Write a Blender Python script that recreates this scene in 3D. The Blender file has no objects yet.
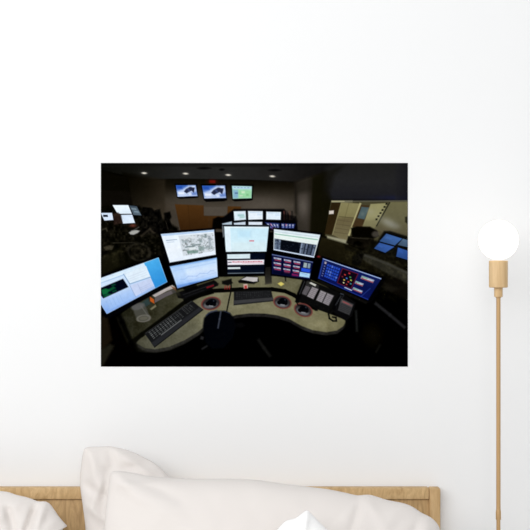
import bpy, bmesh, math, random
import numpy as np
from mathutils import Vector, noise as mnoise

random.seed(7)
R = np.random.RandomState(11)
scn = bpy.context.scene
COL = scn.collection

# ------------------------------------------------------------------ scale and camera
S = 0.0025           # metres per photograph pixel on the back wall
DIST = 3.5           # camera to back wall
EYE = 1.547          # camera height


def P(px, py, depth=0.0):
    """point seen at pixel (px, py) that stands `depth` metres in front of the back wall"""
    k = S * (DIST - depth) / DIST
    return Vector(((px - 265) * k, -depth, EYE - (py - 265) * k))


cam_d = bpy.data.cameras.new('camera')
cam_d.sensor_width = 36
cam_d.lens = 36 * DIST / (530 * S)
cam = bpy.data.objects.new('camera', cam_d)
cam.location = (0, -DIST, EYE)
cam.rotation_euler = (math.pi / 2, 0, 0)
COL.objects.link(cam)
scn.camera = cam


# ------------------------------------------------------------------ helpers
def lin(c):
    c = c / 255.0
    return c / 12.92 if c <= 0.04045 else ((c + 0.055) / 1.055) ** 2.4


def rgb(r, g, b):
    return (lin(r), lin(g), lin(b), 1)


def obj(name, me, mat=None, parent=None):
    if isinstance(me, bmesh.types.BMesh):
        bm = me
        me = bpy.data.meshes.new(name)
        bmesh.ops.recalc_face_normals(bm, faces=bm.faces)
        bm.to_mesh(me)
        bm.free()
    o = bpy.data.objects.new(name, me)
    if mat:
        me.materials.append(mat)
    COL.objects.link(o)
    if parent:
        o.parent = parent
    return o


def tag(o, label, cat=None, group=None):
    o['label'] = label
    if cat:
        o['category'] = cat
    if group:
        o['group'] = group
    return o


def empty(name, loc):
    o = bpy.data.objects.new(name, None)
    o.empty_display_size = 0.1
    o.location = loc
    COL.objects.link(o)
    return o


def smooth(o, angle=None):
    for p in o.data.polygons:
        p.use_smooth = True
    return o


def box(bm, x0, x1, y0, y1, z0, z1, bevel=0.0, seg=2):
    g = bmesh.ops.create_cube(bm, size=1)
    vs = g['verts']
    for v in vs:
        v.co = Vector(((x0 + x1) / 2 + v.co.x * (x1 - x0), (y0 + y1) / 2 + v.co.y * (y1 - y0),
                       (z0 + z1) / 2 + v.co.z * (z1 - z0)))
    if bevel > 0:
        es = {e for v in vs for e in v.link_edges}
        bmesh.ops.bevel(bm, geom=list(es), offset=bevel, segments=seg, profile=0.5, affect='EDGES')
    return bm


def lathe(bm, prof, n=40):
    """prof: (radius, z) list, turned about the local z axis"""
    rings = []
    for r, z in prof:
        if r < 1e-6:
            rings.append([bm.verts.new((0, 0, z))])
        else:
            rings.append([bm.verts.new((r * math.cos(2 * math.pi * i / n), r * math.sin(2 * math.pi * i / n), z))
                          for i in range(n)])
    for a, b in zip(rings, rings[1:]):
        for i in range(n):
            j = (i + 1) % n
            if len(a) == 1 and len(b) > 1:
                bm.faces.new((a[0], b[i], b[j]))
            elif len(b) == 1 and len(a) > 1:
                bm.faces.new((a[i], b[0], a[j]))
            elif len(a) > 1:
                bm.faces.new((a[i], b[i], b[j], a[j]))
    return bm


def autosmooth(o, deg=35):
    me = o.data
    for p in me.polygons:
        p.use_smooth = True
    me.set_sharp_from_angle(angle=math.radians(deg))
    return o


# ------------------------------------------------------------------ materials
def mat(name, base, rough=0.6, spec=0.3):
    m = bpy.data.materials.new(name)
    m.use_nodes = True
    b = m.node_tree.nodes['Principled BSDF']
    b.inputs['Base Color'].default_value = base
    b.inputs['Roughness'].default_value = rough
    b.inputs['Specular IOR Level'].default_value = spec
    return m


def N(m, t, **kw):
    n = m.node_tree.nodes.new(t)
    for k, v in kw.items():
        setattr(n, k, v)
    return n


def L(m, a, b):
    m.node_tree.links.new(a, b)


def wood(name, dark, light, scale, rough=0.5, bump=0.05, wave=0.0):
    m = mat(name, light, rough, 0.25)
    b = m.node_tree.nodes['Principled BSDF']
    tc = N(m, 'ShaderNodeTexCoord')
    mp = N(m, 'ShaderNodeMapping')
    mp.inputs['Scale'].default_value = scale
    L(m, tc.outputs['Object'], mp.inputs['Vector'])
    n1 = N(m, 'ShaderNodeTexNoise')
    n1.inputs['Scale'].default_value = 1.0
    n1.inputs['Detail'].default_value = 6
    n1.inputs['Roughness'].default_value = 0.62
    n1.inputs['Distortion'].default_value = 0.6 + wave
    L(m, mp.outputs['Vector'], n1.inputs['Vector'])
    r = N(m, 'ShaderNodeValToRGB')
    r.color_ramp.elements[0].position = 0.3
    r.color_ramp.elements[0].color = dark
    r.color_ramp.elements[1].position = 0.68
    r.color_ramp.elements[1].color = light
    L(m, n1.outputs['Fac'], r.inputs['Fac'])
    L(m, r.outputs['Color'], b.inputs['Base Color'])
    bp = N(m, 'ShaderNodeBump')
    bp.inputs['Strength'].default_value = bump
    bp.inputs['Distance'].default_value = 0.002
    L(m, n1.outputs['Fac'], bp.inputs['Height'])
    L(m, bp.outputs['Normal'], b.inputs['Normal'])
    return m


def cloth(name, col):
    m = mat(name, col, 0.95, 0.08)
    b = m.node_tree.nodes['Principled BSDF']
    b.inputs['Sheen Weight'].default_value = 0.08
    tc = N(m, 'ShaderNodeTexCoord')
    n1 = N(m, 'ShaderNodeTexNoise')
    n1.inputs['Scale'].default_value = 420
    n1.inputs['Detail'].default_value = 2
    L(m, tc.outputs['Object'], n1.inputs['Vector'])
    bp = N(m, 'ShaderNodeBump')
    bp.inputs['Strength'].default_value = 0.06
    bp.inputs['Distance'].default_value = 0.001
    L(m, n1.outputs['Fac'], bp.inputs['Height'])
    L(m, bp.outputs['Normal'], b.inputs['Normal'])
    return m


M_wall = mat('white_wall_paint', (0.86, 0.86, 0.86, 1), 0.9, 0.05)
_b = M_wall.node_tree.nodes['Principled BSDF']
_tc = N(M_wall, 'ShaderNodeTexCoord')
_n = N(M_wall, 'ShaderNodeTexNoise')
_n.inputs['Scale'].default_value = 260
L(M_wall, _tc.outputs['Object'], _n.inputs['Vector'])
_bp = N(M_wall, 'ShaderNodeBump')
_bp.inputs['Strength'].default_value = 0.01
_bp.inputs['Distance'].default_value = 0.001
L(M_wall, _n.outputs['Fac'], _bp.inputs['Height'])
L(M_wall, _bp.outputs['Normal'], _b.inputs['Normal'])

M_floor = wood('pale_grey_floor', rgb(208, 207, 206), rgb(224, 223, 222), (3, 40, 3), 0.5)
M_rail = wood('ash_rail', rgb(178, 144, 98), rgb(216, 184, 137), (48, 30, 15), 0.55, 0.08, 1.4)
M_panel = wood('ash_panel', rgb(158, 126, 84), rgb(203, 170, 123), (42, 30, 8), 0.55, 0.08, 1.6)
M_stile = wood('ash_stile', rgb(176, 142, 97), rgb(213, 181, 134), (60, 30, 6), 0.55, 0.08, 0.4)
M_holder = wood('beech_holder', rgb(198, 164, 118), rgb(221, 190, 146), (90, 90, 9), 0.5, 0.04)
M_brass = mat('brushed_brass_paint', rgb(192, 155, 108), 0.42, 0.5)
M_brass.node_tree.nodes['Principled BSDF'].inputs['Metallic'].default_value = 0.25
M_pillow = cloth('warm_white_cotton', (0.745, 0.700, 0.668, 1))
M_white = cloth('bright_white_cotton', (0.96, 0.95, 0.94, 1))
M_sheet = cloth('white_sheet', (0.84, 0.82, 0.79, 1))

M_bulb = mat('opal_bulb', (0.95, 0.94, 0.92, 1), 0.4, 0.3)
_b = M_bulb.node_tree.nodes['Principled BSDF']
_b.inputs['Emission Color'].default_value = (1.0, 0.985, 0.96, 1)
_b.inputs['Emission Strength'].default_value = 1.8
M_glass = mat('clear_bulb_glass', (0.96, 0.92, 0.87, 1), 0.02, 0.4)
_b = M_glass.node_tree.nodes['Principled BSDF']
_b.inputs['Transmission Weight'].default_value = 1.0
_b.inputs['IOR'].default_value = 1.02

# ------------------------------------------------------------------ room shell
wm = obj('wall_back', box(bmesh.new(), -3.5, 3.5, 0.0, 0.12, 0, 3.4), M_wall)
wm['kind'] = 'structure'
fl = obj('floor', box(bmesh.new(), -3.5, 3.5, -5.0, 0.12, -0.1, 0), M_floor)
fl['kind'] = 'structure'

# ------------------------------------------------------------------ bed
bed_right = P(440.6, 487, 0.04).x
bed_left = bed_right - 1.62
htop = P(265, 488.3, 0.04).z
bed = empty('bed', ((bed_left + bed_right) / 2, -1.0, 0))
tag(bed, 'wide bed with a light ash wood framed headboard against the white wall', 'bed')
OX, OY = bed.location.x, bed.location.y


def bedpart(name, m, parent, *boxes, bevel=0.003):
    bm = bmesh.new()
    for b in boxes:
        box(bm, b[0] - OX, b[1] - OX, b[2] - OY, b[3] - OY, b[4], b[5], bevel)
    return autosmooth(obj(name, bm, m, parent), 40)


px = S * (DIST - 0.04) / DIST
stw = 11.3 * px
rail_h = 11.6 * px
hb = bedpart('headboard', M_panel, bed, (bed_left + stw, bed_right - stw, -0.032, -0.012, 0.30, htop - rail_h), bevel=0.001)
bedpart('top_rail', M_rail, hb, (bed_left + stw + 0.0006, bed_right - stw - 0.0006, -0.04, -0.006, htop - rail_h + 0.0012, htop), bevel=0.0025)
for x0, x1 in ((bed_left, bed_left + stw), (bed_right - stw, bed_right)):
    bedpart('stile', M_stile, hb, (x0, x1, -0.0405, -0.0055, 0.0, htop), bevel=0.0045)
bedpart('side_rail', M_rail, bed, (bed_left + 0.005, bed_left + 0.03, -2.06, -0.042, 0.18, 0.36))
bedpart('side_rail', M_rail, bed, (bed_right - 0.03, bed_right - 0.005, -2.06, -0.042, 0.18, 0.36))
bedpart('footboard', M_rail, bed, (bed_left, bed_right, -2.09, -2.062, 0.0, 0.40), bevel=0.006)
bedpart('slat_base', M_rail, bed, (bed_left + 0.032, bed_right - 0.032, -2.06, -0.042, 0.27, 0.30))
MT = 0.52
mt = bedpart('mattress', M_sheet, bed, (bed_left + 0.035, bed_right - 0.035, -2.055, -0.048, 0.302, MT), bevel=0.04)


# ------------------------------------------------------------------ pillows
def spline(pts, n):
    """closed Catmull-Rom through pts, resampled evenly to n points"""
    p = np.array(pts, float)
    k = len(p)
    out = []
    for i in range(k):
        p0, p1, p2, p3 = p[i - 1], p[i], p[(i + 1) % k], p[(i + 2) % k]
        d1 = max(np.linalg.norm(p1 - p0) ** .5, 1e-3)
        d2 = max(np.linalg.norm(p2 - p1) ** .5, 1e-3)
        d3 = max(np.linalg.norm(p3 - p2) ** .5, 1e-3)
        t0, t1, t2, t3 = 0, d1, d1 + d2, d1 + d2 + d3
        for t in np.linspace(t1, t2, 24, endpoint=False):
            A1 = (t1 - t) / (t1 - t0) * p0 + (t - t0) / (t1 - t0) * p1
            A2 = (t2 - t) / (t2 - t1) * p1 + (t - t1) / (t2 - t1) * p2
            A3 = (t3 - t) / (t3 - t2) * p2 + (t - t2) / (t3 - t2) * p3
            B1 = (t2 - t) / (t2 - t0) * A1 + (t - t0) / (t2 - t0) * A2
            B2 = (t3 - t) / (t3 - t1) * A2 + (t - t1) / (t3 - t1) * A3
            out.append((t2 - t) / (t2 - t1) * B1 + (t - t1) / (t2 - t1) * B2)
    o = np.array(out)
    seg = np.linalg.norm(np.roll(o, -1, 0) - o, axis=1)
    cum = np.concatenate([[0], np.cumsum(seg)])
    tt = np.linspace(0, cum[-1], n, endpoint=False)
    oo = np.vstack([o, o[:1]])
    return np.stack([np.interp(tt, cum, oo[:, 0]), np.interp(tt, cum, oo[:, 1])], 1)


def seg_dist(x, y, a, b):
    ax, ay = a
    dx, dy = b[0] - ax, b[1] - ay
    t = max(0, min(1, ((x - ax) * dx + (y - ay) * dy) / (dx * dx + dy * dy)))
    return math.hypot(x - ax - t * dx, y - ay - t * dy), t


def pillow(name, label, outline, centre, d0, lean, thick, creases, m, n=300, rings=46, seed=0, back=0.6, pw=2.6, amp=0.0016):
    """soft cushion: an outline seen from the front, swollen to both sides, leaning by `lean` metres from top to bottom"""
    o2 = spline(outline, n)
    top, bot = o2[:, 1].min(), o2[:, 1].max()
    cx, cy = centre
    verts, faces = [], []
    rr = [1 - (i / rings) ** 1.35 for i in range(rings)]          # close rings at the seam

    def plane(py):
        return d0 + lean * (py - top) / (bot - top)

    def vert(x, y, r, side):
        h = thick * max(0, 1 - r ** pw) ** 0.55
        f = min(1, (1 - r) * 9)
        if side > 0:
            w = mnoise.noise(Vector((x * .022, y * .022, seed))) * amp * 2.2 + \
                mnoise.noise(Vector((x * .06, y * .05, seed + 9))) * amp
            for a, b, wd, hh in creases:
                d, t = seg_dist(x, y, a, b)
                w += 2.3 * hh * math.exp(-(d / (wd * .8)) ** 2) * (1 - 0.55 * t)
            return P(x, y, plane(y) + h + w * f)
        return P(x, y, plane(y) - h * back)
    for x, y in o2:
        verts.append(vert(x, y, 1, 1))
    idx = {(0, 1): list(range(n)), (0, -1): list(range(n))}
    for side in (1, -1):
        for k in range(1, rings):
            r = rr[k]
            ids = []
            for x, y in o2:
                ids.append(len(verts))
                verts.append(vert(cx + (x - cx) * r, cy + (y - cy) * r, r, side))
            idx[(k, side)] = ids
        c = len(verts)
        verts.append(vert(cx, cy, 0, side))
        for k in range(rings - 1):
            a, b = idx[(k, side)], idx[(k + 1, side)]
            for i in range(n):
                j = (i + 1) % n
                faces.append((a[i], a[j], b[j], b[i]) if side > 0 else (a[i], b[i], b[j], a[j]))
        a = idx[(rings - 1, side)]
        for i in range(n):
            j = (i + 1) % n
            faces.append((a[i], a[j], c) if side > 0 else (a[i], c, a[j]))
    for v in verts:                            # the underside settles flat on the mattress
        v.z = max(v.z, MT + 0.003)
    lo = min(v.z for v in verts)
    base = Vector((P(cx, cy, d0).x, -(d0 + lean), lo))
    me = bpy.data.meshes.new(name)
    me.from_pydata([v - base for v in verts], [], faces)
    bm = bmesh.new()
    bm.from_mesh(me)
    bmesh.ops.recalc_face_normals(bm, faces=bm.faces)
    bm.to_mesh(me)
    bm.free()
    o = smooth(obj(name, me, m))
    o.location = base
    tag(o, label, 'pillow')
    # rest on the mattress
    return o


GP = 'pillows propped against the headboard'
PB = 698
pA = pillow('pillow', 'warm white pillow at the far left with a pointed corner sticking out',
            [(-190, 520), (-176, 492), (-120, 487), (-60, 488), (-20, 489.5), (0, 491), (8, 492), (17, 495), (26, 497), (33, 499.3), (38, 501.3),
             (46, 501.5), (49.5, 503.5), (53.5, 508.5), (59, 516.5), (64, 522.5), (67.9, 526.8), (64.5, 526.2), (62.5, 530),
             (58, 545), (54, 580), (55, 640), (60, 686), (48, 697), (0, PB), (-120, PB), (-178, 692), (-188, 640), (-192, 580)],
            (-60, 600), 0.17, 0.10, 0.075,
            [((37, 501), (24, 536), 4, -0.012), ((46, 503), (32, 540), 5, 0.007), ((8, 510), (18, 545), 5, -0.008), ((60, 520), (20, 545), 6, 0.005),
             ((20, 500), (-30, 540), 8, 0.005)], M_pillow, seed=1)
pB = pillow('pillow', 'tallest warm white pillow, standing behind the long pillow with its top corner raised',
            [(80, 483), (81.2, 466), (83, 453), (85, 448), (91, 446.7), (100, 446.6), (110, 446.2), (117, 447.4), (130, 451), (145, 458),
             (155, 463.5), (163, 470), (171, 478), (205, 487), (270, 492), (322, 498), (333, 530), (334, 600), (333, 680), (320, 697), (240, PB), (150, PB),
             (98, 697), (88, 688), (87.5, 640), (86.5, 570), (85.5, 530), (83, 508)],
            (190, 590), 0.095, 0.07, 0.055,
            [((110, 447), (113, 468), 5, -0.006), ((118, 450), (150, 474), 7, 0.006), ((90, 452), (97, 490), 7, 0.006), ((83, 484), (110, 500), 6, -0.005),
             ((84, 505), (104, 520), 5, 0.005), ((108, 470), (100, 530), 5, -0.004), ((84, 520), (104, 480), 5, 0.004), ((150, 462), (120, 470), 5, -0.004)], M_pillow, seed=5)
pC = pillow('pillow', 'long warm white pillow filling the front, leaning over the tall pillow',
            [(109.4, 479), (110, 474.4), (112.8, 471.4), (120, 471), (135, 473.2), (150, 476), (170, 477.8), (190, 478.8), (215, 478.8), (240, 479), (262, 480.6),
             (290, 484.6), (312, 487.2), (330, 489.6), (345, 492.6), (358, 495.4), (363.5, 494.8), (370, 494.8), (378, 497), (386, 499.6), (405, 503.6), (413, 507),
             (422, 513), (430, 516.8), (435, 521), (439, 526.5), (441, 535), (444, 570), (446, 640), (440, 690), (420, 698), (330, PB + 1), (200, PB + 1), (120, 699),
             (104, 690), (101, 640), (102, 570), (104.3, 530), (105.5, 512), (107.5, 495)],
            (270, 592), 0.275, 0.09, 0.085,
            [((362, 495), (352, 530), 5, -0.005), ((367, 496), (385, 530), 7, 0.003), ((112, 474), (140, 500), 7, 0.004), ((112, 486), (170, 480), 5, 0.004),
             ((422, 514), (410, 540), 5, -0.004), ((430, 518), (424, 545), 5, 0.003), ((400, 504), (380, 540), 7, 0.0015), ((128, 474), (180, 500), 8, -0.004)], M_pillow, seed=12, pw=3.2)
pE = pillow('cushion', 'bright white cushion peeking up at the bottom in front of the long pillow',
            [(262, 543), (277, 530), (281.5, 524.8), (287, 520.4), (295, 518.3), (301, 514.2), (305, 511.2), (307.3, 510.3), (310, 512.4), (318, 520.6), (327, 529.6), (345, 546),
             (385, 583), (405, 603), (410, 610), (407, 620), (385, 660), (362, 694), (350, 703), (310, 705), (275, 703), (262, 694), (232, 655), (205, 620), (201, 611), (204, 602), (225, 577), (245, 558)],
            (300, 610), 0.47, 0.06, 0.06, [((307, 511), (301, 540), 5, 0.005), ((295, 519), (290, 540), 5, -0.004)], M_white, seed=20)
pE['category'] = 'cushion'
for o in (pA, pB, pC):
    o['group'] = GP

# ------------------------------------------------------------------ floor lamp
LD = 0.20
lx = P(498.4, 0, LD).x
u = S * (DIST - LD) / DIST


def lz(py):
    return P(0, py, LD).z


lamp = empty('floor_lamp', (lx, -LD, 0))
tag(lamp, 'slim brass floor lamp with bare glowing globe bulb in wooden socket, right of bed', 'floor lamp')


def lpart(name, prof, m, parent=lamp, n=48, deg=35, pz=0):
    return autosmooth(obj(name, lathe(bmesh.new(), prof, n), m, parent), deg)


lpart('base', [(0, 0), (.125, 0), (.128, .003), (.128, .013), (.124, .017), (.02, .019), (.012, .024), (0, .024)], M_brass)
zc0, zc1 = lz(519.6), lz(509.2)
pr = 2.15 * u
lpart('pole', [(0, .02), (pr * .92, .02), (pr * .92, zc0), (pr, zc0), (pr, lz(296.0)), (0, lz(296.0))], M_brass)
lpart('coupling', [(0, zc0), (2.4 * u, zc0), (2.62 * u, zc0 + .0015), (2.62 * u, zc1 - .006), (2.15 * u, zc1), (0, zc1)], M_brass)
zn0, zn1 = lz(296.9), lz(287.4)
neck = lpart('neck', [(0, zn0), (4.0 * u, zn0), (4.25 * u, zn0 + .0008), (4.25 * u, zn1), (0, zn1)], M_holder)
lpart('collar_ring', [(0, zn0 - .0022), (2.7 * u, zn0 - .0022), (2.9 * u, zn0 - .0012), (2.9 * u, zn0), (0, zn0)], M_brass, neck)
zh0, zh1 = lz(287.6), lz(260.6)
lpart('socket', [(0, zh0), (8.6 * u, zh0), (9.4 * u, zh0 + .0016), (9.4 * u, zh1 - .0012), (8.9 * u, zh1), (6.5 * u, zh1), (6.5 * u, zh1 - .012), (0, zh1 - .012)], M_holder)
zg = lz(240.0)


def ball(r, n=40, a1=0.0):
    out = []
    for i in range(n + 1):
        a = math.pi * i / n
        out.append((r * math.sin(a), zg - r * math.cos(a)))
    out[0] = (0, zg - r)
    out[-1] = (0, zg + r)
    return out


bulb = lpart('bulb', ball(19.4 * u), M_bulb, n=64, deg=180)
tag(bulb, 'glowing white globe')
lpart('glass_envelope', ball(20.4 * u), M_glass, bulb, n=64, deg=180)

# ------------------------------------------------------------------ wall decal: a flat print of a dispatch room
X0, X1, Y0, Y1 = 100.9, 407.8, 163.0, 366.6
NX, NY = 615, 409
gx = X0 + (X1 - X0) * np.arange(NX) / (NX - 1)
gy = Y0 + (Y1 - Y0) * np.arange(NY) / (NY - 1)
IMG = np.zeros((NY, NX, 3), np.float64)
LAB = np.zeros((NY, NX), np.int32)
PARTS = [('printed_picture', None, None)]          # index 0: everything not singled out


def part(name, label=None, parent=None):
    PARTS.append((name, label, parent))
    return len(PARTS) - 1


def window(x0, x1, y0, y1, pad):
    i0 = max(0, int(np.searchsorted(gx, x0 - pad)))
    i1 = min(NX, int(np.searchsorted(gx, x1 + pad)) + 1)
    j0 = max(0, int(np.searchsorted(gy, y0 - pad)))
    j1 = min(NY, int(np.searchsorted(gy, y1 + pad)) + 1)
    return i0, i1, j0, j1


def blend(sl, cov, col, pid):
    c = np.array(col, float)
    IMG[sl] = IMG[sl] * (1 - cov[..., None]) + c * cov[..., None]


def poly_cov(pts, soft):
    p = np.array(pts, float)
    i0, i1, j0, j1 = window(p[:, 0].min(), p[:, 0].max(), p[:, 1].min(), p[:, 1].max(), soft)
    if i1 <= i0 or j1 <= j0:
        return None
    XX, YY = np.meshgrid(gx[i0:i1], gy[j0:j1])
    d = np.full(XX.shape, 1e9)
    ins = np.zeros(XX.shape, bool)
    k = len(p)
    for a in range(k):
        xa, ya = p[a]
        xb, yb = p[(a + 1) % k]
        dx, dy = xb - xa, yb - ya
        q = dx * dx + dy * dy
        if q < 1e-9:
            continue
        t = np.clip(((XX - xa) * dx + (YY - ya) * dy) / q, 0, 1)
        d = np.minimum(d, np.hypot(XX - xa - t * dx, YY - ya - t * dy))
        if ya != yb:
            c = ((ya > YY) != (yb > YY)) & (XX < (xb - xa) * (YY - ya) / (yb - ya) + xa)
            ins ^= c
    sd = np.where(ins, d, -d)
    return (slice(j0, j1), slice(i0, i1)), np.clip(0.5 + sd / soft, 0, 1), XX, YY


def fill(pts, col, a=1.0, soft=0.9, pid=None):
    r = poly_cov(pts, soft)
    if r is None:
        return
    sl, cov, XX, YY = r
    blend(sl, cov * a, col, pid)
    if pid is not None:
        LAB[sl][cov > 0.5] = pid


def grad(pts, stops, axis, soft=0.9, a=1.0, pid=None):
    """fill with a colour run along the line axis = (p0, p1); stops = [(t, colour)]"""
    r = poly_cov(pts, soft)
    if r is None:
        return
    sl, cov, XX, YY = r
    (xa, ya), (xb, yb) = axis
    dx, dy = xb - xa, yb - ya
    t = ((XX - xa) * dx + (YY - ya) * dy) / (dx * dx + dy * dy)
    ts = [s[0] for s in stops]
    c = np.stack([np.interp(t, ts, [s[1][k] for s in stops]) for k in range(3)], -1)
    cv = (cov * a)[..., None]
    IMG[sl] = IMG[sl] * (1 - cv) + c * cv
    if pid is not None:
        LAB[sl][cov > 0.5] = pid


def ell(cx, cy, rx, ry, col, a=1.0, soft=0.9, rot=0.0, pid=None, inner=None):
    m = max(rx, ry)
    i0, i1, j0, j1 = window(cx - m, cx + m, cy - m, cy + m, soft)
    if i1 <= i0 or j1 <= j0:
        return
    XX, YY = np.meshgrid(gx[i0:i1], gy[j0:j1])
    c, s = math.cos(math.radians(rot)), math.sin(math.radians(rot))
    ux, uy = (XX - cx) * c + (YY - cy) * s, -(XX - cx) * s + (YY - cy) * c
    q = np.hypot(ux / rx, uy / ry)
    sd = (1 - q) * min(rx, ry)
    cov = np.clip(0.5 + sd / soft, 0, 1)
    if inner:
        cov = cov * np.clip(0.5 - (inner - q) * min(rx, ry) / soft, 0, 1)
    sl = (slice(j0, j1), slice(i0, i1))
    blend(sl, cov * a, col, pid)
    if pid is not None:
        LAB[sl][cov > 0.5] = pid


def glow(cx, cy, rx, ry, col, a=1.0, rot=0.0):
    m = max(rx, ry) * 2.4
    i0, i1, j0, j1 = window(cx - m, cx + m, cy - m, cy + m, 0)
    if i1 <= i0 or j1 <= j0:
        return
    XX, YY = np.meshgrid(gx[i0:i1], gy[j0:j1])
    c, s = math.cos(math.radians(rot)), math.sin(math.radians(rot))
    ux, uy = (XX - cx) * c + (YY - cy) * s, -(XX - cx) * s + (YY - cy) * c
    cov = np.exp(-((ux / rx) ** 2 + (uy / ry) ** 2)) * a
    blend((slice(j0, j1), slice(i0, i1)), cov, col, None)


def line(pts, w, col, a=1.0, soft=0.8, pid=None):
    for (xa, ya), (xb, yb) in zip(pts, pts[1:]):
        dx, dy = xb - xa, yb - ya
        q = math.hypot(dx, dy)
        if q < 1e-6:
            continue
        nx, ny = -dy / q * w / 2, dx / q * w / 2
        ex, ey = dx / q * w * .3, dy / q * w * .3
        fill([(xa + nx - ex, ya + ny - ey), (xb + nx + ex, yb + ny + ey), (xb - nx + ex, yb - ny + ey), (xa - nx - ex, ya - ny - ey)], col, a, soft, pid)


class Quad:
    """perspective map from (u, v) in 0..1 to the four corners tl, tr, br, bl"""

    def __init__(self, tl, tr, br, bl):
        self.c = (tl, tr, br, bl)
        A, B = [], []
        for (x, y), (uu, vv) in zip(self.c, ((0, 0), (1, 0), (1, 1), (0, 1))):
            A += [[uu, vv, 1, 0, 0, 0, -x * uu, -x * vv], [0, 0, 0, uu, vv, 1, -y * uu, -y * vv]]
            B += [x, y]
        h = np.linalg.solve(np.array(A, float), np.array(B, float))
        self.H = np.append(h, 1).reshape(3, 3)

    def p(self, uu, vv):
        r = self.H @ np.array([uu, vv, 1.0])
        return (r[0] / r[2], r[1] / r[2])

    def rect(self, u0, v0, u1, v1):
        return [self.p(u0, v0), self.p(u1, v0), self.p(u1, v1), self.p(u0, v1)]

    def fill(self, u0, v0, u1, v1, col, a=1.0, soft=0.8, pid=None):
        fill(self.rect(u0, v0, u1, v1), col, a, soft, pid)

    def grad(self, u0, v0, u1, v1, stops, vert=True, a=1.0, soft=0.8, pid=None):
        ax = (self.p(.5, v0), self.p(.5, v1)) if vert else (self.p(u0, .5), self.p(u1, .5))
        grad(self.rect(u0, v0, u1, v1), stops, ax, soft, a, pid)


def monitor(name, label, tl, tr, br, bl, bez, base, bezel=(7, 7, 9), scr_label=None):
    """a printed monitor: dark bezel round a screen; returns its map and the screen's id"""
    q = Quad(tl, tr, br, bl)
    pm = part(name, label)
    ps = part('printed_screen', scr_label, pm)
    bu, bv = bez
    fill(q.rect(-bu, -bv, 1 + bu, 1 + bv * 1.3), bezel, 1, 1.0, pm)
    fill(q.c, base, 1, 0.9, ps)
    return q, ps, pm


def vnoise(w, h, scale, rs):
    """smooth value noise over the picture grid, cell `scale` pixels"""
    nx, ny = int((X1 - X0) / scale) + 3, int((Y1 - Y0) / scale) + 3
    g = rs.rand(ny, nx)
    xs, ys = (gx - X0) / scale, (gy - Y0) / scale
    xi, yi = xs.astype(int), ys.astype(int)
    fx, fy = xs - xi, ys - yi
    fx, fy = fx * fx * (3 - 2 * fx), fy * fy * (3 - 2 * fy)
    a = g[np.ix_(yi, xi)] * (1 - fx) + g[np.ix_(yi, xi + 1)] * fx
    b = g[np.ix_(yi + 1, xi)] * (1 - fx) + g[np.ix_(yi + 1, xi + 1)] * fx
    return a * (1 - fy[:, None]) + b * fy[:, None]


# ---- room in the picture: ceiling, walls
IMG[:] = (5, 5, 4)
p_ceil = part('printed_ceiling')
grad([(100, 162), (409, 162), (409, 166), (330, 170), (295, 182), (250, 180), (180, 179), (150, 179.5), (128, 176), (100, 170)],
     [(0, (13, 13, 11)), (.12, (21, 21, 18)), (.3, (34, 34, 33)), (.5, (39, 39, 38)), (.68, (33, 32, 31)), (.8, (24, 23, 22)), (1, (14, 14, 15))], ((100, 170), (360, 170)), 1.6, pid=p_ceil)
grad([(100, 162), (409, 162), (409, 167), (100, 167)], [(0, (2, 2, 2)), (1, (30, 30, 29))], ((0, 162.5), (0, 168)), 1.0, 0.45)
p_wall = part('printed_back_wall')
grad([(150, 179.5), (180, 179), (250, 180), (295, 182), (296, 216), (280, 232), (150, 232), (132, 205), (128, 177)],
     [(0, (17, 15, 10)), (.18, (24, 21, 15)), (.5, (47, 42, 34)), (.75, (68, 61, 52)), (1, (62, 56, 48))], ((0, 180), (0, 215)), 1.4, pid=p_wall)
glow(262, 204, 26, 9, (84, 77, 69), .75)
glow(190, 200, 22, 7, (74, 68, 60), .5)
grad([(122, 172), (165, 180), (165, 236), (122, 236)], [(0, (10, 9, 6)), (.5, (22, 19, 13)), (1, (46, 40, 31))], ((125, 0), (170, 0)), 3, .75)
fill([(99, 170), (127, 177), (131, 206), (99, 206)], (12, 11, 8), 1, 2)
fill([(101, 190), (130, 192), (133, 206), (101, 206)], (17, 15, 12), .8, 2)
glow(160, 209, 12, 7, (50, 43, 34), .6)
p_rwall = part('printed_side_wall')
grad([(295, 182), (330, 170), (330, 225), (318, 238), (296, 230)], [(0, (46, 42, 36)), (.35, (52, 47, 41)), (.6, (30, 27, 20)), (1, (20, 19, 12))], ((296, 0), (326, 0)), 3, pid=p_rwall)
glow(303, 206, 6, 12, (96, 89, 82), .75)
fill([(294, 181), (297.5, 181), (297.5, 214), (294, 214)], (24, 21, 17), .5, 3)
fill([(296, 182), (330, 171), (330, 188), (296, 194)], (24, 22, 17), .5, 5)
fill([(313, 178), (327, 172), (333, 198), (325, 236), (310, 234)], (19, 18, 10), .95, 2.5)
p_bulk = part('printed_bulkhead')
grad([(326, 168), (340, 162), (409, 162), (409, 200.6), (332, 201), (326, 190)], [(0, (33, 33, 32)), (.5, (36, 36, 37)), (1, (29, 29, 33))], ((0, 164), (0, 200)), 6, pid=p_bulk)
fill([(322, 172), (346, 164), (334, 176), (328, 200), (323, 200)], (19, 18, 13), .6, 5)
glow(400, 197.6, 22, 2.2, (28, 31, 56), .8)
grad([(395, 162), (409, 162), (409, 200), (395, 200)], [(0, (33, 33, 35)), (1, (22, 22, 27))], ((395, 0), (409, 0)), 3, .7)

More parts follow.
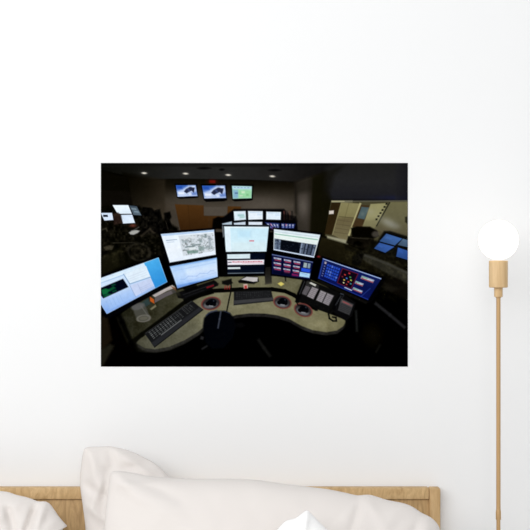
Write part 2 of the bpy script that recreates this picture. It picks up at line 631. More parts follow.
# ceiling fittings
for cx, cy, rx, ry in ((204, 168.2, 6.8, 1.2), (221.8, 169.6, 2.6, 1.1), (274.5, 170.2, 6.0, 1.0)):
    v = part('printed_ceiling_vent')
    ell(cx, cy, rx, ry, (12, 12, 12), .95, 1.0, pid=v)
for cx, cy in ((144.2, 173.1), (185.6, 173.6), (228.2, 175.0), (272.3, 176.3)):
    v = part('printed_ceiling_light', 'small lit ceiling lamp')
    glow(cx, cy, 4, 2.0, (74, 72, 69), .5)
    ell(cx, cy, 2.5, .85, (214, 208, 196), 1, .9, 3, pid=v)
v = part('printed_exit_sign', 'dim red lit exit sign')
fill([(209.5, 180.2), (215.3, 180.4), (215.3, 183), (209.5, 182.8)], (84, 19, 15), 1, 1.0, v)
glow(212.4, 181.6, 4, 2, (120, 24, 18), .5)

# brown doors in the back wall
dcol = [(0, (76, 48, 23)), (1, (50, 31, 15))]
v = part('printed_door', 'brown wooden door')
grad([(174.8, 204.2), (203.7, 205.3), (204, 215.6), (209, 216), (209, 229), (180.5, 231)], dcol, ((0, 204), (0, 230)), 1, pid=v)
fill([(187.5, 205), (188.6, 205), (190.5, 229), (189.5, 229)], (48, 30, 14), .35, .8)
v = part('printed_door', 'brown wooden door')
grad([(209, 216), (227.2, 216), (227.8, 206.2), (241, 206.5), (241, 229), (209, 229)], dcol, ((0, 206), (0, 228)), 1, pid=v)
fill([(204, 207), (227, 207), (227, 215.6), (204, 215.3)], (80, 73, 65), .8, 1.4)
fill([(213, 219), (218, 216.5), (223.5, 217.5), (223, 229), (212, 229)], (9, 8, 7), 1, 1.6)

# wall displays
for tl, tr, br, bl, low, scene in (((176.1, 185.4), (195.5, 185.4), (197.2, 195.8), (177.7, 196.6), 2.2, 0),
                                   ((202.2, 185.8), (224.8, 185.8), (225.8, 197.7), (204.4, 198.3), 3.6, 0),
                                   ((232.0, 185.8), (251.9, 186.3), (251.5, 198.2), (232.8, 198.8), 2.6, 1)):
    pm = part('printed_wall_display', 'wall-mounted display with picture')
    ps = part('printed_screen', None, pm)
    q = Quad(tl, tr, br, bl)
    fill([(tl[0] - 1.6, tl[1] - 1.8), (tr[0] + 1.6, tr[1] - 1.7), (br[0] + 1.2, br[1] + low * .7), (br[0] - 2, br[1] + low), (bl[0] + 2, bl[1] + low), (bl[0] - .6, bl[1] + low * .5)], (8, 8, 9), 1, 1, pm)
    fill(q.c, (90, 125, 190) if scene == 0 else (165, 208, 190), 1, .8, ps)
    if scene == 0:
        q.grad(0, 0, 1, 1, [(0, (46, 92, 178)), (.45, (120, 150, 205)), (1, (150, 172, 220))])
        fill([q.p(.02, .55), q.p(.3, .35), q.p(.62, .0), q.p(.98, .0), q.p(1, .5), q.p(.7, .8), q.p(.3, .98), q.p(.05, .95)], (196, 208, 232), .85, 2.2)
        q.fill(.02, .05, .28, .3, (35, 75, 165), .9, 2)
        fill([q.p(.34, .56), q.p(.44, .36), q.p(.68, .14), q.p(.94, .2), q.p(.9, .42), q.p(.84, .72), q.p(.74, .5), q.p(.58, .62), q.p(.46, .74)], (24, 28, 52), .92, 1.0)
        q.fill(.05, .62, .34, .8, (228, 234, 244), .8, 1.2)
        q.fill(.56, .74, .74, .92, (222, 230, 243), .7, 1.2)
        fill([q.p(.5, .3), q.p(.6, .28), q.p(.68, .52), q.p(.6, .58)], (60, 74, 120), .8, 1.2)
        q.fill(.72, .68, 1, 1, (92, 122, 185), .7, 2.0)
        q.fill(0, .9, 1, 1, (210, 220, 240), .6, 1)
        q.fill(.8, .04, .97, .2, (212, 222, 240), .6, 1.4)
    else:
        q.fill(.02, .03, .98, .22, (176, 205, 225), .9, 1)
        q.fill(.03, .3, .28, .95, (120, 160, 200), .7, 1.6)
        q.fill(.3, .32, .96, .95, (150, 208, 158), .9, 1.8)
        q.fill(.45, .4, .62, .55, (210, 226, 200), .8, 1.4)
        q.fill(.12, .5, .26, .6, (50, 80, 120), .7, 1)
        q.fill(.7, .62, .82, .78, (118, 178, 128), .8, 1.4)
        for k in range(5):
            q.fill(.08 + k * .17, .09, .17 + k * .17, .14, (110, 138, 165), .7, .7)
        q.fill(.36, .72, .5, .8, (224, 214, 214), .7, 1.0)

# ---- far left workstation and dark chairs
fill([(99, 206), (139, 206), (178, 228), (178, 240), (160, 262), (99, 280)], (7, 7, 5), 1, 3)
p_lc = part('printed_office_chair', 'black chair silhouettes by the wall')
for pts in ([(139, 214), (143, 207), (152, 208), (157, 214), (160, 230), (142, 236)], [(155, 210), (160, 209), (163, 222), (168, 231), (152, 235)],
            [(164, 213), (170, 211.5), (171.5, 217), (170, 220), (172.5, 229), (166, 232), (164.5, 222)]):
    fill(pts, (6, 6, 6), 1, 1.6, p_lc)
fill([(160, 236), (172, 230), (181, 233), (181, 236), (163, 240)], (30, 27, 21), .6, 2.5)
line([(141, 236), (150, 229), (154, 233)], 2, (45, 40, 32), .7, 1.6)
line([(165.6, 221), (168, 229)], 1, (40, 36, 30), .6, 1)
for nm, q4, c1, c2 in (('far left white screen', ((112.8, 205.2), (128.2, 205.2), (131.6, 213.6), (117.7, 213.7)), (228, 238, 246), (216, 228, 240)),
                       ('far left grey screen', ((129.4, 205.6), (136.6, 206.4), (141.2, 215.2), (133.6, 214.8)), (66, 80, 92), (86, 102, 114)),
                       ('far left white screen', ((120.2, 215.0), (132.1, 214.7), (134.8, 222.8), (123, 223.4)), (204, 218, 236), (216, 228, 242)),
                       ('far left white screen', ((100.9, 213.0), (111.9, 213.0), (113.3, 219.8), (104.5, 220.4)), (206, 220, 240), (214, 226, 244))):
    q, ps, pm = monitor('printed_monitor', nm, *q4, (.06, .1), c1)
    q.grad(0, 0, 1, 1, [(0, c1), (1, c2)], True)
    if 'grey' in nm:
        q.fill(.1, .25, .75, .45, (140, 158, 168), .7, 1)
        q.fill(.25, .55, .9, .75, (132, 152, 166), .7, 1)
        q.fill(0, 0, 1, .1, (52, 64, 76), .8, .8)
fill([(103, 214.8), (107.6, 214.8), (108, 216.9), (103.4, 216.9)], (12, 16, 30), 1, .8)
fill([(113, 213.6), (118, 212.6), (121, 215), (122.6, 223), (114, 225)], (34, 24, 21), .95, 1.6)
glow(133, 225.6, 3.2, 1.6, (120, 62, 50), .8)
fill([(129, 232.6), (131.8, 230.6), (136.5, 230), (139.8, 230.8), (138, 232.8), (133.6, 234.8), (130.4, 234.4)], (172, 172, 168), .95, 1.2)
line([(129, 233), (139, 227)], .8, (130, 130, 128), .5)
line([(101, 230), (106, 228.5), (107, 231)], 1.4, (66, 62, 50), .7, 1.2)
fill([(104, 247), (109, 245.5), (113.5, 246), (112, 249.5), (106, 250)], (76, 70, 55), .75, 2)
line([(113, 243), (134, 242.5)], .9, (34, 32, 27), .9)
v = part('printed_chair_wheel', 'faint ring of a chair base')
ell(138.8, 252, 11.8, 9.3, (30, 28, 24), .8, 2.0, 8, pid=v, inner=.82)
ell(138.8, 252, 6, 4.8, (26, 24, 19), .7, 3, 8, inner=.4)
fill([(101, 258), (121, 248), (131, 262), (101, 276)], (24, 23, 14), .8, 4)
fill([(118, 254), (126, 251), (130, 262), (120, 265)], (7, 7, 5), .7, 3)

# ---- far centre desk monitors
fill([(222, 218), (234, 209), (284, 209), (297, 222), (298, 232), (222, 229)], (9, 9, 11), 1, 1.6)
far = (((233.7, 211.3), (245.6, 211.0), (246.0, 219.6), (234.3, 220.7), (214, 228, 238)),
       ((248.0, 211.0), (262.7, 211.2), (262.7, 219.3), (248.3, 219.8), (224, 234, 244)),
       ((266.3, 211.6), (281.0, 212.0), (280.6, 219.8), (266.2, 219.5), (220, 232, 244)))
for a in far:
    q, ps, pm = monitor('printed_monitor', 'small white screen at the far desk', *a[:4], (.07, .1), a[4])
    if a[0][0] < 240:
        q.fill(.3, .35, .85, .55, (150, 190, 190), .8, 1.4)
        q.fill(.45, .55, .9, .8, (165, 200, 196), .8, 1.4)
    else:
        q.fill(.1, .1, .9, .2, (186, 206, 226), .7, .8)
        q.fill(.6, .3, .95, .5, (196, 214, 234), .7, 1)
for a in (((222.2, 223.6), (231.8, 221.4), (232, 226), (223, 229), (176, 192, 206)),
          ((233.9, 222.9), (245.5, 221.7), (245.6, 225.2), (234, 226), (196, 208, 222)),
          ((248.5, 221.8), (262.2, 221.9), (262.2, 225.4), (248.5, 225.4), (214, 222, 234)),
          ((264.8, 222.2), (279.4, 223.2), (279.2, 228.6), (270, 228.2), (34, 48, 104)),
          ((281, 223.2), (295.4, 223.9), (294, 228.4), (281, 228.4), (30, 42, 96))):
    q, ps, pm = monitor('printed_monitor', 'low screen at the far desk', *a[:4], (.06, .12), a[4])
    if a[4][0] < 60:
        for k in range(4):
            q.fill(.06 + .24 * k, .15, .18 + .24 * k, .45, (200, 205, 225), .85, .9)
            q.fill(.1 + .24 * k, .5, .2 + .24 * k, .85, (150, 165, 215), .8, .9)
        q.fill(.3, .1, .36, .5, (170, 60, 90), .7, .8)
glow(273.5, 228.4, 1.8, 1.3, (150, 70, 150), .9)
for xx, cc in ((284, (74, 44, 40)), (286.6, (50, 42, 40)), (289.5, (80, 60, 52)), (292, (34, 30, 28))):
    line([(xx, 211.4), (xx + .3, 219.5)], 1.7, cc, .9, 1)
fill([(283, 214), (296, 216), (298, 222), (283, 221)], (12, 11, 11), .7, 1.6)

# ---- right: interior window into the next room
p_win = part('printed_interior_window', 'bright interior window')
fill([(331, 201.2), (408.5, 200.8), (408.5, 262), (380, 252), (346, 243), (325, 236)], (70, 66, 46), 1, 1.2, p_win)
v = part('printed_door', 'dark brown door behind the window', p_win)
fill([(331.5, 202.4), (341.4, 202.4), (332.6, 235), (324.5, 234)], (42, 32, 18), 1, 1, v)
v2 = part('printed_door_sign', 'small white sign on the brown door', p_win)
fill([(329.2, 210.8), (333.8, 210.4), (333.6, 213.9), (329.0, 214.2)], (206, 198, 190), 1, .8, v2)
grad([(341.3, 202.4), (360, 203.6), (346.4, 242), (332.4, 234.6)], [(0, (134, 128, 88)), (.38, (126, 119, 80)), (.46, (102, 92, 64)), (1, (114, 106, 76))], ((0, 203), (0, 238)), 1)
line([(349, 203), (342.6, 226)], .7, (92, 84, 56), .5)
line([(339, 216.5), (353.6, 218)], .8, (70, 62, 42), .6)
line([(341.3, 203), (332.4, 234.6)], 1.0, (142, 136, 98), .7)
for k in range(4):
    line([(337.6 - k * 1.1, 220 + k * 4), (351.6 - k * 1.4, 222 + k * 4)], .6, (76, 68, 48), .5)
line([(360.4, 203.6), (346.4, 242)], 1.9, (166, 160, 116), 1)
v = part('printed_door', 'dark doorway with bluish pane behind the window', p_win)
fill([(361, 205), (370.6, 205.4), (362.4, 227), (352, 227)], (62, 47, 30), 1, 1, v)
v2 = part('printed_pane', 'bluish door pane', p_win)
fill([(361.6, 206.8), (369.4, 207.6), (364.6, 219.4), (357.4, 218)], (72, 90, 94), 1, 1, v2)
glow(362.6, 214, 2, 2.4, (104, 116, 112), .6)
grad([(370.6, 204), (388, 203), (376, 226), (373, 229), (362.4, 227)], [(0, (144, 140, 98)), (.5, (150, 146, 106)), (1, (120, 114, 80))], ((0, 203), (0, 228)), 1)
fill([(366, 221), (379, 219), (378, 230), (361, 229)], (120, 116, 84), .6, 2.5)
grad([(390, 202), (408.5, 202), (408.5, 238), (386, 233), (374.5, 229.5)], [(0, (106, 102, 72)), (.5, (100, 96, 70)), (1, (84, 78, 58))], ((0, 203), (0, 235)), 1)
line([(389.8, 202.5), (376.5, 226)], 1.2, (34, 34, 26), .9)
for k in range(6):
    xx, yy = 386.6 - k * 2.0, 203.8 + k * 3.1
    fill([(xx - .9, yy - .9), (xx + 1.1, yy - .9), (xx + .7, yy + .9), (xx - 1.2, yy + .9)], (14, 14, 12), .95, .8)
glow(388, 222.5, 8, 4, (148, 148, 134), .75, 25)
glow(394, 225.4, 6, 3, (132, 132, 120), .6, 15)
glow(371, 212, 4, 3, (150, 148, 122), .5)
fill([(405, 217), (408.5, 216), (408.5, 225), (405, 222)], (34, 32, 24), .9, 1.4)
glow(385, 232, 7, 3, (92, 84, 66), .6)
fill([(327, 235.8), (346, 239.8), (348, 244.5), (336, 243), (327, 240)], (150, 147, 122), 1, 1.4)
line([(332, 201.4), (352, 201.4)], 1.7, (160, 156, 122), 1, 1, p_win)
line([(345, 201.3), (408.5, 200.9)], 1.2, (92, 90, 76), .9, 1, p_win)
v = part('printed_sofa', 'black seats behind the window', p_win)
fill([(351, 228), (357, 226.4), (370, 226.6), (377, 230.5), (379, 236), (373, 239), (366, 238), (352, 238)], (10, 9, 7), 1, 1.6, v)
fill([(348, 236), (374, 239), (376, 246), (362, 249), (346, 243)], (15, 13, 10), 1, 1.6, v)
line([(350, 237.6), (368, 239)], .9, (44, 40, 32), .8)
ell(375.6, 234.2, 3.8, 3, (84, 78, 70), .7, 2)
ell(357.6, 243.6, 4.5, 2.6, (6, 6, 5), .9, 1.5)
# dark bench in front of the window
grad([(318, 236), (327, 238), (346, 243.8), (364, 252), (400, 266), (408.5, 272), (408.5, 300), (330, 262), (318, 258)], [(0, (30, 27, 16)), (.5, (22, 20, 12)), (1, (10, 9, 7))], ((0, 238), (0, 280)), 2)
fill([(344, 244), (362, 251), (376, 240), (386, 252), (398, 256), (408.5, 262), (408.5, 270), (396, 264), (372, 258), (346, 250)], (14, 13, 9), 1, 2)
v = part('printed_ledge')
fill([(362, 253.6), (368, 254), (390, 263), (408.5, 271.6), (408.5, 284), (390, 275), (366, 262), (360, 257)], (38, 37, 31), .9, 2, v)
line([(365, 255.5), (388, 264), (407, 273)], 2.0, (62, 61, 54), .8, 1.6)
fill([(352, 257), (361, 250), (364, 254), (360, 266), (352, 264)], (8, 8, 7), .9, 1.6)
fill([(384, 231), (390, 231), (408.5, 236.6), (408.5, 263), (396, 259), (384, 254), (372, 249)], (12, 12, 10), .95, 2)
for a, c in ((((386.4, 233.8), (402.2, 238.7), (394.8, 245.2), (379.8, 241.2)), (58, 92, 148)), (((379.4, 242.7), (394, 246.8), (385.2, 252.6), (374.4, 248.4)), (50, 84, 150)),
             (((402.9, 238.8), (408.2, 240.3), (408.2, 247.2), (398.0, 244.8)), (72, 94, 120)), (((398.0, 247.6), (408.2, 251), (408.2, 259.9), (396.4, 256.4)), (46, 80, 146))):
    q, ps, pm = monitor('printed_monitor', 'blue screen by the window', *a, (.07, .1), c)
    q.grad(0, 0, 1, 1, [(0, tuple(x * 1.08 for x in c)), (1, tuple(x * .9 for x in c))])
    q.fill(.1, .2, .5, .5, tuple(min(255, x * 1.15) for x in c), .6, 1.4)

# dim clutter of the unlit left side
cl = vnoise(NX, NY, 3.2, R) * vnoise(NX, NY, 1.7, R)
msk = np.clip((gy[:, None] - 204) / 10, 0, 1) * np.clip((268 - gy[:, None]) / 12, 0, 1) * np.clip((176 - gx[None, :]) / 20, 0, 1) * (IMG.mean(-1) < 40)
IMG += (cl * msk)[..., None] * np.array([30, 27, 20.])
msk = np.clip((gy[:, None] - 236) / 10, 0, 1) * np.clip((305 - gy[:, None]) / 20, 0, 1) * np.clip((gx[None, :] - 335) / 15, 0, 1) * (IMG.mean(-1) < 45)
IMG += (cl * msk)[..., None] * np.array([24, 23, 16.])

# ---- main desk
v_back = part('printed_desk_shelf', 'rear shelf of the desk')
grad([(110, 322), (150, 292), (178, 284), (215, 277), (272, 276), (302, 276), (326, 286), (345, 300), (352, 316), (312, 306), (296, 296), (285, 291.4), (272, 290), (210, 291), (196, 299), (140, 337), (124, 350)],
     [(0, (32, 32, 23)), (.2, (52, 51, 37)), (.42, (88, 86, 64)), (.6, (114, 111, 84)), (.78, (98, 95, 70)), (1, (30, 29, 22))], ((120, 0), (345, 0)), 1.2, pid=v_back)
v_desk = part('printed_desk', 'curved olive grey desk top')
top_edge = [(136.5, 343), (143, 334), (186, 302), (197, 297), (212, 293), (240, 291.6), (273, 291.4), (285, 293), (294, 297.4), (308, 306), (330, 314), (345.4, 320)]
bot_edge = [(345, 323), (343.4, 326), (337, 330.4), (326.3, 332.2), (312.7, 330.2), (301, 325.6), (289, 318.8), (277, 315.2), (265, 313.6), (250, 313.3), (236, 315), (224, 319),
            (203, 327.6), (198, 332), (184.3, 340.2), (169, 346.8), (155.5, 349.2), (145, 348.2), (137.6, 344)]
bot2 = [(x + (0.4 if x < 200 else 0), y + 3.4) for x, y in bot_edge]
fill(top_edge + bot2, (32, 31, 30), 1, 1.6, v_desk)
grad(top_edge + bot_edge, [(0, (74, 73, 58)), (.2, (100, 98, 78)), (.35, (117, 114, 89)), (.6, (122, 118, 91)), (.8, (118, 114, 85)), (1, (108, 104, 75))], ((137, 0), (345, 0)), 1.1, pid=v_desk)
fill([(136, 343), (170, 330), (200, 318), (200, 334), (170, 350), (140, 352)], (70, 70, 58), .35, 8)
glow(322, 324, 14, 6, (150, 144, 108), .5)
glow(205, 318, 8, 9, (146, 143, 116), .35, 30)
dm = (vnoise(NX, NY, 6, R) - .5) * 14 + (vnoise(NX, NY, 1.5, R) - .5) * 10
IMG += (dm * ((LAB == v_desk) | (LAB == v_back)))[..., None]
# keep the dark below the desk edge clean
fill([(136, 352), (155, 353.4), (170, 351), (186, 344), (204, 332), (224, 323), (236, 319), (250, 317.2), (265, 317.4), (277, 319), (289, 322.4), (301, 329.2), (312.7, 333.8), (326.3, 335.8), (338, 334), (347, 326),
      (352, 370), (136, 370)], (4, 4, 4), 1, 1.4)
# gap between shelf and desk top
line([(128, 345), (142, 334.6), (170, 313.6), (187, 300.6), (200, 294.6), (212, 291.6)], 4.4, (12, 12, 9), 1, 1.4)
line([(186, 301), (198, 294.8), (211, 291)], 6, (10, 10, 9), 1, 1.4)
line([(208, 290.8), (240, 289.2), (272, 289), (285, 291), (294, 295), (306, 304), (316, 309)], 3.6, (9, 9, 8), 1, 1.0)
fill([(101, 316), (114, 310), (128, 344), (134, 350), (134, 368), (101, 368)], (7, 6, 5), 1, 3)
fill([(101, 318), (107, 314), (112, 340), (101, 352)], (28, 23, 16), .9, 3)
fill([(101, 350), (110, 344), (114, 346), (103, 366), (101, 366)], (36, 35, 27), .8, 3)
line([(117, 312), (122, 322), (132, 345)], 5, (6, 6, 6), .9, 2.5)

# things on the rear shelf
fill([(176, 293), (214, 280), (219, 284), (210, 290), (184, 299), (178, 298)], (13, 13, 13), 1, 1.4)
v = part('printed_keyboard', 'black keyboard under the left screens')
fill([(179.4, 293.6), (200, 286), (216, 281.4), (218.4, 285.6), (203, 291.4), (184.6, 299)], (15, 15, 16), 1, 1.0, v)
line([(183, 294.8), (214, 284)], .8, (40, 40, 42), .7)
line([(185, 297), (204, 290)], .7, (34, 34, 36), .7)
line([(207, 287.6), (213.4, 285.4)], 1.5, (120, 24, 34), .9)
v = part('printed_paper_tray', 'pale box of papers with orange end')
fill([(150.4, 294), (160, 289.4), (172.4, 285), (175.6, 287.6), (167, 291), (155.2, 297.4)], (172, 164, 162), 1, 1.0, v)
fill([(155, 297.2), (175.4, 288.4), (176.2, 292.2), (166, 296.6), (154.6, 303)], (94, 88, 90), 1, 1.0, v)
fill([(149.8, 296.6), (154, 299.4), (154.4, 303.8), (150.2, 301.2)], (178, 84, 32), 1, 1.0, v)
line([(151.6, 295), (172.4, 286.4)], .7, (212, 206, 202), .6)
fill([(170.6, 286), (176.4, 287.8), (176.6, 291.8), (174.4, 290)], (120, 76, 48), .8, 1)
fill([(140, 304), (148, 298), (150.4, 304), (143.6, 308)], (44, 62, 64), .85, 2)
fill([(150, 309), (155.4, 304.6), (156.4, 306.6), (151.4, 310)], (124, 120, 94), .9, 1.2)
v = part('printed_cup', 'clear plastic cup')
fill([(131.6, 306), (144, 303.4), (150.4, 317), (149.6, 320.4), (144, 322), (137.4, 320.8)], (74, 74, 68), .85, 1.6, v)
ell(137.8, 306.4, 6.6, 3.4, (92, 92, 92), .8, 1.4, -15, pid=v)
ell(143.6, 318.4, 7.2, 3.6, (118, 115, 106), .9, 1.1, -8, pid=v, inner=.76)
ell(143.6, 318.2, 4.6, 2.0, (96, 94, 82), .8, 1.4, -8)
line([(141, 306), (148, 316)], 1.0, (104, 103, 98), .6, 1.2)
fill([(238, 281), (246, 276), (258, 277), (259, 281.5), (254, 284), (239, 283)], (14, 14, 14), 1, 1.2)
v = part('printed_paper', 'loose white paper by the centre screens')
fill([(241, 279.6), (246.6, 276.8), (257.8, 277.4), (257.4, 281.4), (253, 281.8), (247, 280.6)], (188, 184, 184), 1, .9, v)
v = part('printed_speaker', 'dark upright speaker')
grad([(264.4, 267.2), (271.6, 266.6), (271.8, 283.6), (265.2, 284.6)], [(0, (22, 21, 20)), (1, (50, 48, 42))], ((0, 267), (0, 284)), 1, pid=v)
line([(264.8, 284), (271.6, 283)], 1, (74, 71, 58), .7)
v = part('printed_note', 'yellow sticky note')
fill([(277.6, 283.6), (281, 281.8), (284.4, 284), (281, 286.2)], (204, 192, 104), 1, .9, v)
v = part('printed_can', 'small red and white packet')
fill([(243.4, 284.2), (247.4, 284), (247.9, 288.2), (243.8, 288.6)], (196, 170, 164), 1, .9, v)
fill([(244.4, 285.6), (246.8, 285.4), (247, 288.4), (244.6, 288.6)], (170, 44, 40), .9, .9, v)
for xx in (225.4, 227.6, 229.8):
    line([(xx, 286), (xx - .6, 289)], 1.0, (140, 42, 42), .9, .8)
fill([(222, 281), (230, 279), (233, 283), (228, 285.6), (222, 284)], (12, 12, 12), .95, 1.4)
fill([(284.4, 276), (286, 276), (286.4, 281.4), (285, 281.6)], (22, 22, 20), .8, .9)
line([(231, 279), (231.2, 290), (229, 300), (226.6, 312)], 1.3, (14, 14, 13), 1, .9)

# keyboards
v = part('printed_keyboard', 'black keyboard at left, set at an angle')
q = Quad((144.4, 333.4), (191.8, 300.4), (203.2, 309.8), (154.6, 347.4))
fill(q.c, (24, 25, 26), 1, 1.1, v)
q.fill(0, .70, 1, 1, (36, 37, 40), 1, 1.2)
for r_ in range(5):
    nkeys = 17
    for k in range(nkeys):
        u0 = .05 + .88 * k / nkeys
        if .66 < u0 < .69 or .79 < u0 < .81:
            continue
        g = 62 + 36 * R.rand() + (22 if r_ == 2 else 0) + (18 if u0 < .5 else -22)
        q.fill(u0 + .006, .10 + r_ * .11, u0 + .88 / nkeys - .014, .10 + r_ * .11 + .05, (g, g * 1.02, g * 1.02), .75, .6)
line([q.p(.18, .67), q.p(.58, .67)], .9, (128, 130, 130), .75)
line([q.p(.02, .04), q.p(.98, .04)], .7, (52, 53, 54), .8)
line([q.p(.0, .99), q.p(1, .99)], .8, (8, 8, 8), .8)
v = part('printed_keyboard', 'black keyboard in the middle of the desk')
q = Quad((233.8, 291.2), (271.2, 290.0), (273.5, 301.0), (233.8, 305.2))
fill(q.c, (26, 27, 28), 1, 1.1, v)
q.fill(0, .68, 1, 1, (58, 58, 60), 1, 1.2)
q.fill(0, .92, 1, 1, (30, 30, 30), .8, 1)
for r_ in range(4):
    for k in range(17):
        g = 34 + 20 * R.rand()
        q.fill(.05 + .053 * k, .12 + r_ * .13, .05 + .053 * k + .036, .12 + r_ * .13 + .07, (g, g, g * 1.04), .8, .6)
# mouse mats with a mouse each
for cx, cy, rx, ry, rot, lb in ((211.0, 303.4, 10.0, 6.7, -10, 'round red-rimmed mouse mat at left'), (282.4, 302.3, 9.2, 6.5, 12, 'round red-rimmed mouse mat beside the middle keyboard'),
                                (303.3, 310.0, 9.7, 6.6, 22, 'round red-rimmed mouse mat beside the telephones')):
    v = part('printed_mouse_mat', lb)
    ell(cx, cy, rx, ry, (102, 48, 46), 1, 1.0, rot, pid=v)
    ell(cx, cy, rx * .86, ry * .82, (46, 43, 43), 1, 1.0, rot, pid=v)
    ell(cx - .6, cy + 1.6, rx * .68, ry * .5, (112, 112, 116), .75, 1.3, rot)
    ell(cx, cy, rx * .99, ry * .98, (134, 84, 76), .45, .8, rot, inner=.92)
    v2 = part('printed_mouse', None, v)
    ell(cx + .8, cy - 1.0, rx * .48, ry * .52, (8, 9, 12), 1, 1.0, rot, pid=v2)
    ell(cx - 3.0, cy + .2, rx * .26, ry * .3, (10, 10, 12), 1, .9, rot)
    ell(cx + 3.4, cy + 1.2, rx * .2, ry * .24, (12, 12, 14), 1, .9, rot)
    line([(cx - 1.6, cy + 2.4), (cx + 1.8, cy + 2.8)], 1.0, (160, 162, 168), .7, .8)
    fill([(cx + 2, cy - 3.4), (cx + 3.6, cy - 3), (cx + 3, cy - 1.6), (cx + 1.8, cy - 2.2)], (62, 68, 80), .6, .8)

# telephones
v = part('printed_telephone_console', 'long black telephone console with pale key panels')
fill([(296.5, 298), (303.4, 281), (308, 279.6), (322, 285.4), (338, 292), (343, 296), (338, 308), (331, 314), (318, 309), (306, 303.6), (297, 302)], (15, 15, 15), 1, 1.2, v)
fill([(303.8, 281.4), (308.4, 280.4), (319, 285.6), (318.4, 288), (306, 283.8)], (40, 40, 38), 1, 1.2)
Q1 = Quad((306.4, 283.6), (319.2, 288.2), (313.4, 299.4), (300.8, 293.6))
Q1.fill(0, 0, 1, 1, (42, 41, 42), 1, .9)
v2 = part('printed_key_panel', None, v)
Q1.fill(.05, .2, .42, .95, (84, 81, 84), 1, .9, v2)
v2 = part('printed_key_panel', None, v)
Q1.fill(.52, .1, .98, .98, (146, 140, 144), 1, .9, v2)
Q2 = Quad((320.6, 289.6), (334.6, 295.4), (329, 306), (315.8, 300.2))
Q2.fill(0, 0, 1, 1, (46, 45, 46), 1, .9)
v2 = part('printed_key_panel', None, v)
Q2.fill(.03, .06, .44, .97, (148, 143, 147), 1, .9, v2)
v2 = part('printed_key_panel', None, v)
Q2.fill(.52, .06, .95, .97, (142, 137, 142), 1, .9, v2)
for QQ, u0, u1 in ((Q1, .05, .42), (Q1, .52, .98), (Q2, .03, .44), (Q2, .52, .95)):
    for k in range(5):
        line([QQ.p(u0 + .02, .24 + .15 * k), QQ.p(u1 - .02, .24 + .15 * k)], .55, (96, 90, 96), .55, .6)
    line([QQ.p((u0 + u1) / 2, .15), QQ.p((u0 + u1) / 2, .95)], .5, (110, 104, 108), .5, .6)
fill([(309, 283.0), (311, 282.2), (316.4, 284.6), (315.2, 286.4)], (196, 196, 188), 1, .8)
v2 = part('printed_handset', None, v)
line([(297.2, 301.4), (299.2, 294), (304.6, 280.4)], 4.2, (9, 9, 9), 1, 1.2, v2)
line([(303.6, 279.6), (305.4, 278.4)], 1.6, (90, 92, 96), .7, 1)
line([(299.6, 294), (304.6, 281.4)], .9, (52, 53, 55), .8, .8)
line([(296.2, 301.6), (298, 305), (302.6, 305.6)], 1.1, (10, 10, 10), 1, .8)
fill([(315.4, 305.4), (318.6, 306.4), (317.6, 311), (315, 310.4)], (12, 12, 12), 1, 1)
v = part('printed_telephone', 'black desk telephone with corded handset')
fill([(333, 306), (338, 295.6), (344, 294), (356, 302.6), (352, 316), (346, 321), (334, 313)], (14, 14, 15), 1, 1.2, v)
Q3 = Quad((341, 298.2), (353.6, 304.2), (349.4, 315.2), (338, 310.4))
Q3.fill(0, 0, 1, 1, (56, 56, 58), 1, 1.0, v)
Q3.fill(.1, .08, .95, .26, (104, 84, 84), .9, .9)
Q3.fill(.2, .12, .7, .2, (150, 70, 74), .8, .7)
for k in range(4):
    line([Q3.p(.1, .4 + .14 * k), Q3.p(.9, .4 + .14 * k)], .6, (40, 40, 42), .7, .6)
v2 = part('printed_handset', None, v)
line([(333.6, 309), (336, 301.4), (341.4, 294.6)], 3.6, (10, 10, 11), 1, 1.1, v2)
line([(340.6, 293.6), (343.4, 294.4)], 1.2, (70, 76, 88), .8, 1)
line([(335.6, 305), (341, 296)], .9, (58, 60, 64), .8, .8)
line([(343.6, 295.4), (341, 300)], .8, (48, 49, 52), .7, .8)
v2 = part('printed_cord', None, v)
line([(331.2, 309), (328.6, 314), (329.4, 318.4), (333, 321), (336.4, 321), (336, 317.6), (332.4, 317)], 1.6, (12, 12, 11), 1, .9, v2)

# ---- big left screen
q, ps, pm = monitor('printed_monitor', 'large tilted screen at the left edge, blue desktop', (88, 283.0), (158.4, 257.8), (167, 281.8), (106.8, 313.8), (.035, .075), (190, 212, 240))
fill([(101, 303), (109, 315), (169, 283.6), (169.6, 286), (109, 318.6), (101, 308)], (8, 8, 10), 1, 1.2, pm)
fill([(100, 278.4), (158.4, 257.8), (167, 281.8), (106.8, 313.8), (100, 303)], (190, 212, 240), 1, .9, ps)
grad([(100, 278.4), (158.4, 257.8), (167, 281.8), (106.8, 313.8), (100, 303)], [(0, (206, 224, 242)), (.5, (190, 211, 240)), (1, (136, 172, 228))], ((130, 268), (140, 300)), .9)
fill([(100.5, 280.6), (142, 265.2), (143.4, 267.2), (122, 275), (100.5, 283.6)], (214, 230, 244), .9, 1.4)
line([(101, 283), (143.4, 267.6)], .8, (150, 182, 218), .8)
grad([(144, 263.1), (158.4, 257.8), (167, 281.8), (155.4, 288)], [(0, (76, 172, 228)), (1, (44, 140, 208))], ((150, 260), (162, 285)), .9)
fill([(123.6, 274.2), (146, 265.8), (150.6, 277), (129.8, 284)], (216, 229, 241), 1, .9)
line([(123.6, 274.2), (129.8, 284), (150.6, 277)], 1.0, (136, 166, 200), .9)
fill([(129.8, 285.6), (150.6, 278.4), (154, 285.6), (135.4, 296.6)], (196, 206, 232), .9, 1)
line([(129.8, 285.4), (136, 297.4)], .7, (140, 164, 204), .8)
line([(137.6, 284), (142, 293)], .6, (160, 178, 212), .7)
for k in range(4):
    line([(140 + k * .6, 288 + k * 1.8), (150 + k * .8, 283.6 + k * 1.6)], .7, (172, 186, 220), .7)
